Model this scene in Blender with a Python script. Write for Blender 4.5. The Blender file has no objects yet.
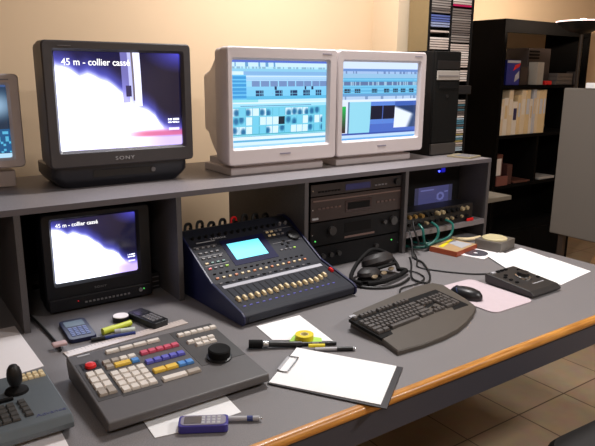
import bpy, bmesh, math, random
from mathutils import Vector, Matrix, Euler
random.seed(7)
PI = math.pi
COL = bpy.context.scene.collection
DZ = 0.75          # everything below is laid out with the desk top at z = 0, then lifted

# ------------------------------------------------------------------ materials
def lin(c):
    return tuple(((x/255)/12.92 if x/255 <= .04045 else ((x/255+.055)/1.055)**2.4) for x in c)
MATS = {}
def mat(name, rgb, rough=.5, metal=0., vary=.06, scale=40., bump=0., coat=0., spec=.5):
    if name in MATS: return MATS[name]
    m = bpy.data.materials.new(name); m.use_nodes = True
    nt = m.node_tree; b = nt.nodes['Principled BSDF']
    c = lin(rgb)
    tc = nt.nodes.new('ShaderNodeTexCoord'); nz = nt.nodes.new('ShaderNodeTexNoise')
    nz.inputs['Scale'].default_value = scale; nz.inputs['Detail'].default_value = 3
    nt.links.new(tc.outputs['Object'], nz.inputs['Vector'])
    mx = nt.nodes.new('ShaderNodeMix'); mx.data_type = 'RGBA'
    mx.inputs['A'].default_value = (*[x*(1-vary) for x in c], 1)
    mx.inputs['B'].default_value = (*[min(1, x*(1+vary)) for x in c], 1)
    nt.links.new(nz.outputs['Fac'], mx.inputs['Factor'])
    nt.links.new(mx.outputs['Result'], b.inputs['Base Color'])
    b.inputs['Roughness'].default_value = rough; b.inputs['Metallic'].default_value = metal
    b.inputs['Coat Weight'].default_value = coat; b.inputs['Specular IOR Level'].default_value = spec
    if bump:
        bp = nt.nodes.new('ShaderNodeBump'); bp.inputs['Strength'].default_value = bump
        bp.inputs['Distance'].default_value = .002
        nt.links.new(nz.outputs['Fac'], bp.inputs['Height']); nt.links.new(bp.outputs['Normal'], b.inputs['Normal'])
    MATS[name] = m; return m
def emit(name, rgb, s):
    if name in MATS: return MATS[name]
    m = bpy.data.materials.new(name); m.use_nodes = True
    b = m.node_tree.nodes['Principled BSDF']
    b.inputs['Base Color'].default_value = (*[x*.3 for x in lin(rgb)], 1)
    b.inputs['Emission Color'].default_value = (*lin(rgb), 1); b.inputs['Emission Strength'].default_value = s
    MATS[name] = m; return m
def screen_mat(name, s):
    m = bpy.data.materials.new(name); m.use_nodes = True
    nt = m.node_tree; b = nt.nodes['Principled BSDF']
    a = nt.nodes.new('ShaderNodeAttribute'); a.attribute_name = 'picture'
    nt.links.new(a.outputs['Color'], b.inputs['Emission Color'])
    b.inputs['Emission Strength'].default_value = s
    b.inputs['Base Color'].default_value = (.01, .01, .012, 1); b.inputs['Roughness'].default_value = .12
    return m
def desk_mat(name, rgb):
    m = mat(name, rgb, .5, vary=.03, scale=6)
    nt = m.node_tree; b = nt.nodes['Principled BSDF']
    n2 = nt.nodes.new('ShaderNodeTexNoise'); n2.inputs['Scale'].default_value = 420
    tc = [n for n in nt.nodes if n.type == 'TEX_COORD'][0]
    nt.links.new(tc.outputs['Object'], n2.inputs['Vector'])
    rp = nt.nodes.new('ShaderNodeValToRGB')
    rp.color_ramp.elements[0].position = .35; rp.color_ramp.elements[0].color = (.72, .72, .74, 1)
    rp.color_ramp.elements[1].position = .65; rp.color_ramp.elements[1].color = (1.2, 1.2, 1.2, 1)
    nt.links.new(n2.outputs['Fac'], rp.inputs['Fac'])
    mu = nt.nodes.new('ShaderNodeMix'); mu.data_type = 'RGBA'; mu.blend_type = 'MULTIPLY'; mu.inputs['Factor'].default_value = 1
    mx = [n for n in nt.nodes if n.type == 'MIX'][0]
    src = b.inputs['Base Color'].links[0].from_socket
    nt.links.new(src, mu.inputs['A']); nt.links.new(rp.outputs['Color'], mu.inputs['B'])
    nt.links.new(mu.outputs['Result'], b.inputs['Base Color'])
    return m
def wood_mat(name, rgb):
    m = mat(name, rgb, .35, vary=.1, scale=8, coat=.05)
    nt = m.node_tree; b = nt.nodes['Principled BSDF']
    mp = nt.nodes.new('ShaderNodeMapping'); mp.inputs['Scale'].default_value = (6, 90, 90)
    n2 = nt.nodes.new('ShaderNodeTexNoise'); n2.inputs['Scale'].default_value = 1.5; n2.inputs['Detail'].default_value = 6
    tc = [n for n in nt.nodes if n.type == 'TEX_COORD'][0]
    nt.links.new(tc.outputs['Object'], mp.inputs['Vector']); nt.links.new(mp.outputs['Vector'], n2.inputs['Vector'])
    rp = nt.nodes.new('ShaderNodeValToRGB')
    rp.color_ramp.elements[0].position = .3; rp.color_ramp.elements[0].color = (.55, .45, .35, 1)
    rp.color_ramp.elements[1].position = .7; rp.color_ramp.elements[1].color = (1.1, 1.1, 1.1, 1)
    nt.links.new(n2.outputs['Fac'], rp.inputs['Fac'])
    mu = nt.nodes.new('ShaderNodeMix'); mu.data_type = 'RGBA'; mu.blend_type = 'MULTIPLY'; mu.inputs['Factor'].default_value = 1
    nt.links.new(b.inputs['Base Color'].links[0].from_socket, mu.inputs['A']); nt.links.new(rp.outputs['Color'], mu.inputs['B'])
    nt.links.new(mu.outputs['Result'], b.inputs['Base Color'])
    return m
def tile_mat():
    m = bpy.data.materials.new('floor_tile'); m.use_nodes = True
    nt = m.node_tree; b = nt.nodes['Principled BSDF']
    tc = nt.nodes.new('ShaderNodeTexCoord'); mp = nt.nodes.new('ShaderNodeMapping')
    mp.inputs['Location'].default_value = (-1.115+.0025, .352+.0025, 0)
    br = nt.nodes.new('ShaderNodeTexBrick'); br.offset = 0; br.squash = 1
    br.inputs['Scale'].default_value = 1; br.inputs['Brick Width'].default_value = .35; br.inputs['Row Height'].default_value = .35
    br.inputs['Mortar Size'].default_value = .0035; br.inputs['Mortar Smooth'].default_value = .2
    br.inputs['Color1'].default_value = (*lin((160, 139, 115)), 1); br.inputs['Color2'].default_value = (*lin((150, 128, 104)), 1)
    br.inputs['Mortar'].default_value = (*lin((78, 60, 46)), 1)
    nz = nt.nodes.new('ShaderNodeTexNoise'); nz.inputs['Scale'].default_value = 14; nz.inputs['Detail'].default_value = 5
    mu = nt.nodes.new('ShaderNodeMix'); mu.data_type = 'RGBA'; mu.blend_type = 'MULTIPLY'; mu.inputs['Factor'].default_value = .35
    nt.links.new(tc.outputs['Object'], mp.inputs['Vector']); nt.links.new(mp.outputs['Vector'], br.inputs['Vector'])
    nt.links.new(tc.outputs['Object'], nz.inputs['Vector'])
    nt.links.new(br.outputs['Color'], mu.inputs['A']); nt.links.new(nz.outputs['Color'], mu.inputs['B'])
    nt.links.new(mu.outputs['Result'], b.inputs['Base Color'])
    b.inputs['Roughness'].default_value = .4
    return m

M_WALL = mat('wall_plaster', (212, 186, 154), .85, vary=.03, scale=3, bump=.1)
M_CEIL = mat('ceiling_paint', (170, 162, 152), .9, vary=.02)
M_DESK = desk_mat('desk_laminate', (122, 118, 119))
M_SHELF = desk_mat('shelf_laminate', (128, 122, 124))
M_DIV = desk_mat('divider_laminate_shaded', (80, 77, 79))  # shelf laminate darkened: shade inside the bays put into the colour
M_EDGE = mat('shelf_edge_shaded', (92, 88, 94), .5)  # laminate grey darkened for the shade on the upright front edge
M_WOOD = wood_mat('wood_edge', (208, 146, 66))
M_APRON = mat('apron_dark', (62, 62, 72), .5)
M_BLACK = mat('black_plastic', (22, 22, 25), .4)
M_MATTE = mat('matte_black', (12, 11, 12), .75, spec=.2)
M_TV = mat('tv_dark_grey', (62, 60, 64), .4)
M_TV2 = mat('tv_charcoal', (22, 22, 27), .4, spec=.3)
M_STAND = mat('tv_stand', (34, 35, 42), .35)
M_BEIGE = mat('crt_beige', (202, 193, 195), .5, vary=.03)
M_BEIGE2 = mat('crt_beige_stand', (194, 185, 186), .5, vary=.03)
M_GREY = mat('grey_console', (84, 81, 82), .5)
M_GREYD = mat('grey_console_dark', (64, 62, 63), .5)
M_JOY = mat('joystick_panel_grey', (84, 91, 96), .5)
M_KB = mat('keyboard_taupe', (74, 67, 60), .55)
M_KEYK = mat('keyboard_key', (74, 69, 67), .5)
M_KEYW = mat('key_ivory', (222, 214, 206), .5)
M_KEYG = mat('key_greyish', (165, 155, 145), .5)
M_KEYR = mat('key_red', (215, 30, 30), .4)
M_KEYP = mat('key_pink', (205, 85, 110), .5)
M_KEYB = mat('key_violet', (95, 95, 190), .5)
M_KEYC = mat('key_blue', (80, 140, 210), .5)
M_KEYY = mat('key_yellow', (230, 190, 70), .5)
M_PAPER = mat('white_paper', (243, 243, 245), .8, vary=.01)
M_PAPER2 = mat('paper_pinkish', (234, 228, 230), .8, vary=.02)
M_MIX = mat('mixer_grey', (30, 32, 42), .6, spec=.3)
M_MIXS = mat('mixer_side_blue', (22, 26, 66), .4)
M_CREAM = mat('cream_cap', (225, 205, 165), .5)
M_ORNG = mat('orange_cap', (205, 130, 90), .5)
M_LGREY = mat('light_grey', (175, 175, 180), .5)
M_MGREY = mat('mid_grey', (110, 108, 112), .5)
M_METAL = mat('metal', (190, 190, 190), .25, 1.)
M_CABLE = mat('cable_black', (16, 15, 16), .5)
M_TEAL = mat('cable_teal', (12, 92, 84), .4)
M_RED = mat('red_plastic', (215, 25, 30), .4)
M_YEL = mat('yellow', (225, 205, 30), .5)
M_LIME = mat('lime_green', (170, 215, 90), .6)
M_HILITE = mat('highlighter_yellow', (205, 215, 60), .4)
M_BLUE = mat('blue_plastic', (40, 55, 120), .35)
M_VIOLET = mat('violet_plastic', (62, 55, 140), .35)
M_RACKB = mat('rack_black', (12, 12, 15), .5, spec=.25)
M_RACKN = mat('rack_brown', (52, 40, 38), .4)
M_PAD = mat('mousepad', (196, 180, 186), .8)
M_CASE = mat('bookcase_black', (11, 9, 8), .9, spec=.08)
M_CASEB = mat('bookcase_back', (70, 50, 36), .7)
M_PART = mat('partition_fabric', (112, 105, 98), .95, scale=300, vary=.12)
M_LED = emit('led_blue', (60, 70, 255), 6.)
M_LEDG = emit('led_green', (80, 200, 90), 1.2)

# ------------------------------------------------------------------ mesh helper
class MB:
    def __init__(s): s.v = []; s.f = []
    def add(s, vs, fs, M=None):
        o = len(s.v)
        s.v += [tuple(M @ Vector(p)) if M else tuple(p) for p in vs]
        s.f += [tuple(i+o for i in f) for f in fs]; return s
    def box(s, x0, x1, y0, y1, z0, z1, M=None):
        return s.add([(x, y, z) for z in (z0, z1) for y in (y0, y1) for x in (x0, x1)],
                     [(0, 2, 3, 1), (4, 5, 7, 6), (0, 1, 5, 4), (2, 6, 7, 3), (0, 4, 6, 2), (1, 3, 7, 5)], M)
    def prism(s, poly, a, b, axis='z', M=None):       # poly in the two other axes, extruded a..b
        def P(p, t):
            return {'x': (t, p[0], p[1]), 'y': (p[0], t, p[1]), 'z': (p[0], p[1], t)}[axis]
        n = len(poly)
        return s.add([P(p, a) for p in poly]+[P(p, b) for p in poly],
                     [tuple(range(n))[::-1], tuple(range(n, 2*n))]+[(i, (i+1) % n, n+(i+1) % n, n+i) for i in range(n)], M)
    def loft(s, rings, cap=True, M=None):
        n = len(rings[0]); vs = [p for r in rings for p in r]; fs = []
        for k in range(len(rings)-1):
            for i in range(n):
                j = (i+1) % n; fs.append((k*n+i, k*n+j, (k+1)*n+j, (k+1)*n+i))
        if cap: fs += [tuple(range(n))[::-1], tuple(range((len(rings)-1)*n, len(rings)*n))]
        return s.add(vs, fs, M)
    def lathe(s, prof, n=24, c=(0, 0, 0), M=None, sx=1, sy=1):
        rings = [[(c[0]+r*sx*math.cos(2*PI*i/n), c[1]+r*sy*math.sin(2*PI*i/n), c[2]+z) for i in range(n)] for r, z in prof]
        return s.loft(rings, True, M)
    def cyl(s, p, q, r0, r1=None, n=14):
        r1 = r0 if r1 is None else r1
        p = Vector(p); q = Vector(q); d = q-p; M = d.to_track_quat('Z', 'Y').to_matrix().to_4x4(); M.translation = p
        return s.lathe([(r0, 0), (r1, d.length)], n, M=M)
    def tube(s, pts, r, n=8, smooth=4):
        P = [Vector(p) for p in pts]; Q = []
        for i in range(len(P)-1):
            a = P[max(i-1, 0)]; b = P[i]; c = P[i+1]; d = P[min(i+2, len(P)-1)]
            for k in range(smooth):
                t = k/smooth
                Q.append(.5*((2*b)+(c-a)*t+(2*a-5*b+4*c-d)*t*t+(3*b-a-3*c+d)*t**3))
        Q.append(P[-1]); rings = []; up = Vector((0, 0, 1)); prev = None
        for i, p in enumerate(Q):
            t = (Q[min(i+1, len(Q)-1)]-Q[max(i-1, 0)]).normalized()
            if prev is None:
                x = t.cross(up if abs(t.z) < .9 else Vector((1, 0, 0))).normalized()
            else: x = (prev-t*prev.dot(t)).normalized()
            prev = x; y = t.cross(x)
            rings.append([tuple(p+r*(math.cos(2*PI*k/n)*x+math.sin(2*PI*k/n)*y)) for k in range(n)])
        return s.loft(rings)
    def mesh(s, name, m, smooth=False):
        me = bpy.data.meshes.new(name); me.from_pydata(s.v, [], s.f); me.update()
        bm = bmesh.new(); bm.from_mesh(me); bmesh.ops.recalc_face_normals(bm, faces=bm.faces); bm.to_mesh(me); bm.free()
        if smooth:
            me.shade_smooth(); me.set_sharp_from_angle(angle=math.radians(35))
        if m: me.materials.append(m)
        return me
    def build(s, name, m, parent=None, loc=(0, 0, 0), rot=(0, 0, 0), smooth=False, bev=0, seg=2):
        return put(s.mesh(name, m, smooth), name, parent, loc, rot, bev, seg)
def put(me, name, parent=None, loc=(0, 0, 0), rot=(0, 0, 0), bev=0, seg=2):
    o = bpy.data.objects.new(name, me); COL.objects.link(o)
    o.parent = parent; o.location = loc; o.rotation_euler = rot
    if bev:
        b = o.modifiers.new('bevel', 'BEVEL'); b.width = bev; b.segments = seg; b.limit_method = 'ANGLE'; b.angle_limit = .7
    return o
def tag(o, label, cat, group=None, kind=None):
    o['label'] = label; o['category'] = cat
    if group: o['group'] = group
    if kind: o['kind'] = kind
    return o
def thing(name, label, cat, loc=(0, 0, 0), rz=0, group=None, rot=None):
    o = bpy.data.objects.new(name, None); COL.objects.link(o); o.empty_display_size = .05
    o.location = loc; o.rotation_euler = rot if rot else (0, 0, rz)
    return tag(o, label, cat, group)
def struct(name, mb, m, **k):
    o = mb.build(name, m, **k); o['kind'] = 'structure'; return o
def rrect(x0, x1, y0, y1, r, n=4):
    P = []
    for cx, cy, a in ((x1-r, y1-r, 0), (x0+r, y1-r, 90), (x0+r, y0+r, 180), (x1-r, y0+r, 270)):
        for k in range(n+1):
            t = math.radians(a+90*k/n); P.append((cx+r*math.cos(t), cy+r*math.sin(t)))
    return P
KEYM = {}
def key(name, parent, x, y, z, w, d, h, m, rot=(0, 0, 0), taper=.0016):
    k = (round(w, 4), round(d, 4), h, m.name)
    if k not in KEYM:
        a, b = w/2, d/2; t = taper
        KEYM[k] = MB().loft([[(-a, -b, 0), (a, -b, 0), (a, b, 0), (-a, b, 0)], [(-a+t*.2, -b+t*.2, h*.5), (a-t*.2, -b+t*.2, h*.5), (a-t*.2, b-t*.2, h*.5), (-a+t*.2, b-t*.2, h*.5)],
                             [(-a+t, -b+t, h), (a-t, -b+t, h), (a-t, b-t, h), (-a+t, b-t, h)]]).mesh('key', m)
    return put(KEYM[k], name, parent, (x, y, z), rot)
def body_caps(s): return s.isupper()
def text(s, size, name, parent, loc, rot, m, bold=0., align='LEFT', ext=.0004, sx=1., curve=None):
    cu = bpy.data.curves.new(name, 'FONT'); cu.body = s; cu.size = size; cu.extrude = ext; cu.offset = bold; cu.align_x = align; cu.space_character = 1.25 if body_caps(s) else 1.0
    t = bpy.data.objects.new('tmp_text', cu); COL.objects.link(t)
    dg = bpy.context.evaluated_depsgraph_get(); dg.update()
    me = bpy.data.meshes.new_from_object(t.evaluated_get(dg)); me.name = name
    bpy.data.objects.remove(t); bpy.data.curves.remove(cu)
    me.materials.clear(); me.materials.append(m)
    if curve:          # wrap the lettering onto the curved tube face
        (x0, x1, z0, z1), y, bulge = curve
        for v in me.vertices:
            X = loc[0]+v.co.x*sx; Z_ = loc[2]+v.co.y; u = (X-x0)/(x1-x0); w_ = (z1-Z_)/(z1-z0)
            v.co = (X, y-bulge*(1-(2*u-1)**2)*(1-(2*w_-1)**2)-.0006-v.co.z, Z_)
        me.update(); return put(me, name, parent)
    o = put(me, name, parent, loc, rot); o.scale = (sx, 1, 1); return o

# ------------------------------------------------------------------ the setting
FZ = -.75; CZ = 1.95
fl = struct('floor', MB().box(-3, 5.6, -4, 1.5, FZ-.05, FZ), tile_mat())
struct('ceiling', MB().box(-3, 5.6, -4, 1.5, CZ, CZ+.05), M_CEIL)
struct('wall_back', MB().box(-3, 1.567, .86, .92, FZ, CZ), M_WALL)
struct('trim_1', MB().box(1.567, 1.70, .66, 1.40, FZ, CZ), mat('pilaster_paint', (222, 200, 170), .85, vary=.02, scale=3))['label'] = 'square pilaster at the corner of the wall'
struct('wall_rear', MB().box(1.70, 5.6, 1.40, 1.46, FZ, CZ), M_WALL)
struct('wall_right', MB().box(5.6, 5.66, -4, 1.46, FZ, CZ), M_WALL)
struct('wall_left', MB().box(-3.06, -3, -4, .92, FZ, CZ), M_WALL)
struct('wall_front', MB().box(-3, 5.6, -4.06, -4, FZ, CZ), M_WALL)

# ------------------------------------------------------------------ desk
XL, XR = -1.7, 1.578
t = thing('editing_desk', 'long grey laminate editing desk with rounded wooden front edge', 'desk', (0, 0, FZ))
h = -FZ
MB().box(XL, XR, -.865, .62, h-.03, h).build('desktop', M_DESK, t)
prof = [(-.865, h)]+[(-.872-.0135*math.sin(a), h-.013+.013*math.cos(a)) for a in [PI*k/10 for k in range(11)]]+[(-.865, h-.026)]
MB().prism(prof, XL, XR, 'x').build('edge_trim', M_WOOD, t, smooth=True)['label'] = 'orange-brown rounded wooden edge'
MB().box(XL, XR, -.875, -.8655, h-.1, h-.0265).build('apron', M_APRON, t)
for x in (XL+.02, .02, XR-.06):
    MB().box(x, x+.03, .08, .6, 0, h-.03).build('support_panel', M_APRON, t)
# ------------------------------------------------------------------ shelf unit
H = .3767; TB = .018
t = thing('shelf_unit', 'grey laminate shelf unit with open bays standing along the back of the desk', 'shelf', (0, 0, .0003))
MB().box(XL, XR, 0, .594, H-TB, H).build('top_board', M_SHELF, t)
MB().box(XL, XR, -.0012, 0, H-TB, H).build('shaded_edge', M_EDGE, t)['label'] = 'front edge of the top board, darkened to look shaded'  # thin strip with shade painted in, same board as the top
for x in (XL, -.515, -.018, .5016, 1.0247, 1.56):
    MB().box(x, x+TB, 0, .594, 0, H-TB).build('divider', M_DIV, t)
MB().box(1.0427, 1.56, .0, .33, .065, .088).build('inner_shelf', M_SHELF, t)
MB().box(-.497, -.018, .575, .59, 0, H-TB).build('back_panel', M_MATTE, t)
MB().box(XL+TB, -.515, .575, .59, 0, H-TB).build('back_panel', M_MATTE, t)
MB().box(1.0427, 1.56, .575, .59, 0, H-TB).build('back_panel', M_MATTE, t)
MB().box(.5196, 1.0247, .575, .59, 0, H-TB).build('back_panel', M_MATTE, t)
MB().box(1.578, 1.81, .04, .34, .148, .168).build('side_shelf', mat('side_shelf_brown', (104, 96, 84), .6), t)
MB().prism([(.30, -.04+.05), (.30, .148), (.05, .148)], 1.5785, 1.59, 'x').build('bracket', M_EDGE, t)

# ------------------------------------------------------------------ CRT sets
def crt(t, w, h, z0, sr, depth, m, back=.62, bez=.012, bulge=.014, ms=None, shell_w=.05):
    """front plane at local y=0, box x 0..w, z z0..z0+h ; sr = screen rect x0,x1,z0,z1"""
    z1 = z0+h; a, b, c, d = sr
    R = lambda x0, x1, q0, q1, y, r: [(p[0], y, p[1]) for p in rrect(x0, x1, q0, q1, r, 3)]
    body = MB()
    body.loft([R(a, b, c, d, bez+.012, .006), R(a, b, c, d, bez, .006), R(a-.008, b+.008, c-.008, d+.008, .001, .008),
               R(.004, w-.004, z0+.004, z1-.004, 0, .012), R(0, w, z0, z1, .005, .014), R(0, w, z0, z1, shell_w, .014)], cap=False)
    o = body.build('bezel', m, t, smooth=True)
    s = MB(); cx = w/2; cz = z0+h/2
    def ring(k, y, dz=0): return R(cx-w/2*k, cx+w/2*k, cz-h/2*k+dz, cz+h/2*k+dz, y, .02)
    s.loft([R(.003, w-.003, z0+.003, z1-.003, shell_w-.004, .014), R(.003, w-.003, z0+.003, z1-.003, shell_w+depth*.12, .02), ring(.90, depth*.35, -.006), ring(.72, depth*.68, -.012), ring(back, depth*.9), ring(back*.95, depth)])
    s.build('rear_shell', ms or m, t, smooth=True)
    return o
def picture(t, rect, y, nx, ny, fn, strength, bulge=.010, name='screen'):
    x0, x1, z0, z1 = rect; vs = []; fs = []; cols = []
    for j in range(ny+1):
        for i in range(nx+1):
            u = i/nx; v = j/ny
            vs.append((x0+(x1-x0)*u, y-bulge*(1-(2*u-1)**2)*(1-(2*v-1)**2), z1-(z1-z0)*v))
    for j in range(ny):
        for i in range(nx):
            q = j*(nx+1)+i; fs.append((q, q+nx+1, q+nx+2, q+1))
            c_ = lin(fn((i+.5)/nx, (j+.5)/ny)); L_ = .3*c_[0]+.5*c_[1]+.2*c_[2]; g_ = (1+(strength-1)*L_*L_)/strength
            cols.append((min(1, c_[0]*g_*(1-.16*L_)), min(1, c_[1]*g_*(1-.12*L_)), c_[2]*g_))
    me = bpy.data.meshes.new(name); me.from_pydata(vs, [], fs); me.update()
    at = me.color_attributes.new('picture', 'FLOAT_COLOR', 'CORNER')
    arr = []
    for c in cols: arr += [*c, 1.]*4
    at.data.foreach_set('color', arr)
    me.materials.append(screen_mat(name+'_glow', strength)); me.shade_smooth()
    return put(me, name, t)
def lerp(a, b, k): return tuple(a[i]+(b[i]-a[i])*k for i in range(3))
def sst(a, b, x):
    x = max(0, min(1, (x-a)/(b-a))); return x*x*(3-2*x)
def hsh(*a):
    x = math.sin(sum(v*(12.9898+37.7*i) for i, v in enumerate(a)))*43758.5453; return x-math.floor(x)
LOBE = [(0, .165), (.06, .18), (.12, .22), (.18, .27), (.24, .255), (.30, .28), (.38, .33), (.45, .39), (.52, .47), (.58, .56), (.64, .60), (.70, .64), (.76, .69), (.80, .78), (.84, .84), (.92, .88), (1.0, .90)]
def lobe(u):
    for (a, b), (c, d) in zip(LOBE, LOBE[1:]):
        if u <= c: return b+(d-b)*(u-a)/(c-a)
    return .9
def tv_pic(pole):
    def f(u, v):
        bg = lerp((26, 26, 72), (22, 20, 48), sst(.3, .9, u))
        w = lobe(u)+.006*math.sin(u*43)
        g = sst(w-.10, w+.015, v)
        c = lerp(bg, (110, 115, 255), sst(w-.26, w-.01, v)*.8)
        c = lerp(c, (255, 255, 255), g)
        if u > .5: c = lerp(c, (150, 110, 225), sst(.5, .9, u)*sst(.72, .9, v)*.6)
        c = lerp(c, (90, 90, 255), .85*max(0, 1-math.hypot((1-u)*1.6, v*2.3)/.5))
        if pole:
            if .50 < u < .555 and v < .52: c = lerp(c, (150, 145, 225), .75)
            if .555 <= u < .60 and v < .60: c = lerp(c, (205, 205, 250), .85)
            if .60 <= u < .655 and v < .56: c = lerp(c, (240, 238, 255), .9)
            if .585 < u < .60 and v < .5: c = (120, 110, 120)
            if .53 < u < .57 and .34 < v < .46: c = (50, 45, 90)
            if v > .80 and u > .42:
                q = sst(.42, .7, u)*sst(.80, .85, v)*(1-sst(.87, .90, v))*.75
                c = lerp(c, (225, 90, 130), q)
            if v > .9 and u > .08: c = lerp(c, (210, 190, 255), .5)
        if .87 < u < .97 and (.70 < v < .72 or .735 < v < .752) and hsh(int(u*120), int(v*50)) > .25: c = (235, 235, 255)
        if .88 < u < .97 and .80 < v < .83: c = lerp(c, (230, 225, 255), .8)
        e = min(u, 1-u)*1.3
        return lerp((120, 120, 255), c, sst(0, .02, e)) if u < .5 else c
    return f
EM_CAP = emit('caption_white', (255, 255, 255), 1.3)
# large television on the shelf
t = thing('crt_television', 'large dark grey tube television on the shelf top, foam-like picture with a pole', 'television', (-.353, .205, H))
t['rot'] = 0; del t['rot']
crt(t, .501, .402, .075, (.039, .467, .129, .445), .42, M_TV, shell_w=.07)
sc = picture(t, (.037, .469, .127, .447), .020, 180, 140, tv_pic(True), 2.8)
text('45 m - collier cassé', .030, 'caption', sc, (.062, 0, .402), (0, 0, 0), EM_CAP, bold=.0003, sx=.95, curve=((.037, .469, .127, .447), .020, .010))
MB().loft([[(x, y, z) for x, y in rrect(.012+k, .490-k, .025+k*.5, .26, .03, 3)] for k, z in ((.035, 0), (.014, .02), (0, .04), (0, .076))]).build('stand_base', M_STAND, t, smooth=True)
MB().loft([[(x, -.0, z) for x, z in rrect(.14, .36, .035, .058, .004, 2)], [(x, .055, z) for x, z in rrect(.14, .36, .035, .058, .004, 2)]]).build('control_strip', M_BLACK, t, loc=(0, .022, 0))
MB().cyl((.352, .028, .047), (.352, .018, .047), .008).build('power_button', M_MGREY, t)
text('SONY', .017, 'brand_mark', t, (.245, -.0006, .092), (PI/2, 0, 0), M_LGREY, align='CENTER', sx=1.3)
MB().box(.05, .09, -.0008, .001, .460, .462).build('model_mark', M_MGREY, t)
# small television in the bay
t = thing('crt_television', 'small charcoal tube television inside the shelf bay, showing the same foam picture', 'television', (-.425, .10, .0005))
crt(t, .353, .318, .010, (.035, .307, .098, .304), .40, M_TV2, shell_w=.05)
sc = picture(t, (.033, .309, .096, .306), .016, 150, 110, tv_pic(False), 3.2)
text('45 m - collier cassé', .0175, 'caption', sc, (.048, 0, .280), (0, 0, 0), EM_CAP, bold=.0002, sx=.97, curve=((.033, .309, .096, .306), .016, .010))
MB().box(.006, .347, -.007, .002, .010, .052).build('control_panel', M_TV2, t, bev=.003)
for i in range(12):
    key('button', t, .12+i*.013, -.007, .028, .008, .006, .003, M_MGREY, (PI/2, 0, 0), .0005)
MB().cyl((.305, -.011, .034), (.305, -.007, .034), .007).build('power_button', M_MGREY, t)
MB().cyl((.317, -.0095, .036), (.317, -.007, .036), .002).build('power_light', M_LEDG, t)
MB().cyl((.095, -.0095, .036), (.095, -.007, .036), .0015).build('standby_light', emit('led_red', (220, 30, 40), 1.), t)
text('SONY', .010, 'brand_mark', t, (.172, -.0006, .066), (PI/2, 0, 0), M_MGREY, align='CENTER', sx=1.3)
for x in (.03, .31):
    for y in (.03, .3): MB().cyl((x, y, 0), (x, y, .012), .012).build('foot', M_MATTE, t)

# computer monitors
def ui1(u, v):
    c = (150, 222, 248)
    if v < .03: return (90, 120, 215)
    if v < .075: return (215, 245, 255) if hsh(int(u*60), 1) > .12 or u > .5 else (110, 170, 215)
    if v < .10: return (150, 195, 215) if hsh(int(u*90), 2) > .5 else (190, 240, 250)
    if v < .13: return (150, 215, 240)
    if v < .17: return (225, 250, 255) if u < .12 else (140, 190, 235)
    if v < .445:
        if u < .14: return (60, 160, 225) if int(v*70) % 3 else (110, 205, 245)
        if v < .235: return (150, 205, 240) if int(v*90) % 2 else (215, 240, 255)
        if v < .30: return (120, 150, 200) if hsh(int(u*11), 5) > .15 and (u*11) % 1 > .12 else (160, 225, 250)
        if v < .335: return (20, 50, 90) if hsh(int(u*50), 8) > .93 else (140, 215, 250)
        if .335 < v < .41:
            for cx in (.27, .46, .62, .76, .90):
                if abs(u-cx) < .038: return (20, 55, 100) if int(v*80) % 3 and (u*45) % 1 > .18 else (110, 180, 215)
            return (130, 215, 250)
        return (95, 195, 235)
    if v < .475: return (210, 245, 255) if u > .25 else (150, 230, 235)
    if v < .49: return (235, 250, 255)
    if v < .53: return (60, 130, 175) if v > .505 and .08 < u < .82 and int(v*130) % 2 else (170, 235, 255)
    if v < .84:
        r = int((v-.53)/.103); cv = ((v-.53)/.103) % 1; n = int(u*15.3); cu = (u*15.3) % 1
        if cv < .15 or u > .95: return (120, 215, 235)
        if r == 1 and n == 7: return (5, 40, 60)
        q = hsh(n, r, 3)
        base = (225, 250, 255) if q > .4 else (120, 215, 240)
        if cu < .1: return (90, 190, 215)
        if hsh(n, r, 11) > (.62 if r else .4):
            d = math.hypot(cu-.3-.5*hsh(n, r, 2), cv-.4-.4*hsh(n, r, 6)); return lerp((35, 115, 165), base, sst(.15, .6, d))
        return base
    if v < .87: return (90, 190, 210) if int(v*140) % 2 else (170, 240, 250)
    if v < .905: return (235, 250, 255)
    if v < .93: return (100, 185, 225)
    if v < .97: return (225, 248, 255)
    return (170, 225, 250)
def ui2(u, v):
    if v < .09: return (225, 240, 255)
    if v < .12: return (110, 150, 215)
    if v < .155: return (175, 205, 240) if hsh(int(u*60), 2) > .3 else (120, 150, 200)
    if v < .21: return (160, 205, 235)
    if v < .44:
        if .25 < v < .30: return (100, 125, 170) if hsh(int(u*70), 5) > .25 and (u*9.5) % 1 > .15 else (170, 205, 225)
        if .335 < v < .39:
            for cx in (.07, .19, .40, .56, .68, .79, .91):
                if abs(u-cx) < .035: return (15, 35, 60) if int(v*90) % 3 and (u*45) % 1 > .2 else (90, 160, 200)
        if v > .41: return (110, 165, 215)
        return (120, 205, 240) if int(v*75) % 3 else (90, 180, 225)
    if v < .475: return (190, 215, 240) if hsh(int(u*50), 9) > .2 else (130, 160, 200)
    if v < .51: return (235, 245, 255)
    if v < .91:
        if u < .10:
            if .56 < v < .90 and u < .06: return lerp((20, 200, 90), (60, 30, 40), (v-.56)/.34)
            return (230, 240, 250) if u < .08 else (90, 120, 160)
        if u < .36: return (155, 225, 240)
        if u < .68 and .56 < v < .74: return (12, 20, 45) if abs(u-.52) > .006 else (70, 100, 180)
        if u > .68 and .57 < v < .86:
            a = (u-.68)/.32; b = (v-.57)/.29
            return lerp((30, 60, 110), (245, 250, 255), sst(.05, .25, b*1.3-a*.55+.12)*(1-sst(.85, 1.1, a+b*.35)*.9))
        if u > .68 and v < .6: return (60, 100, 190)
        return (95, 140, 225) if v < .80 else (80, 115, 205)
    if v < .93: return (60, 90, 180)
    return (205, 230, 250) if v < .97 else (110, 180, 240)
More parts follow.
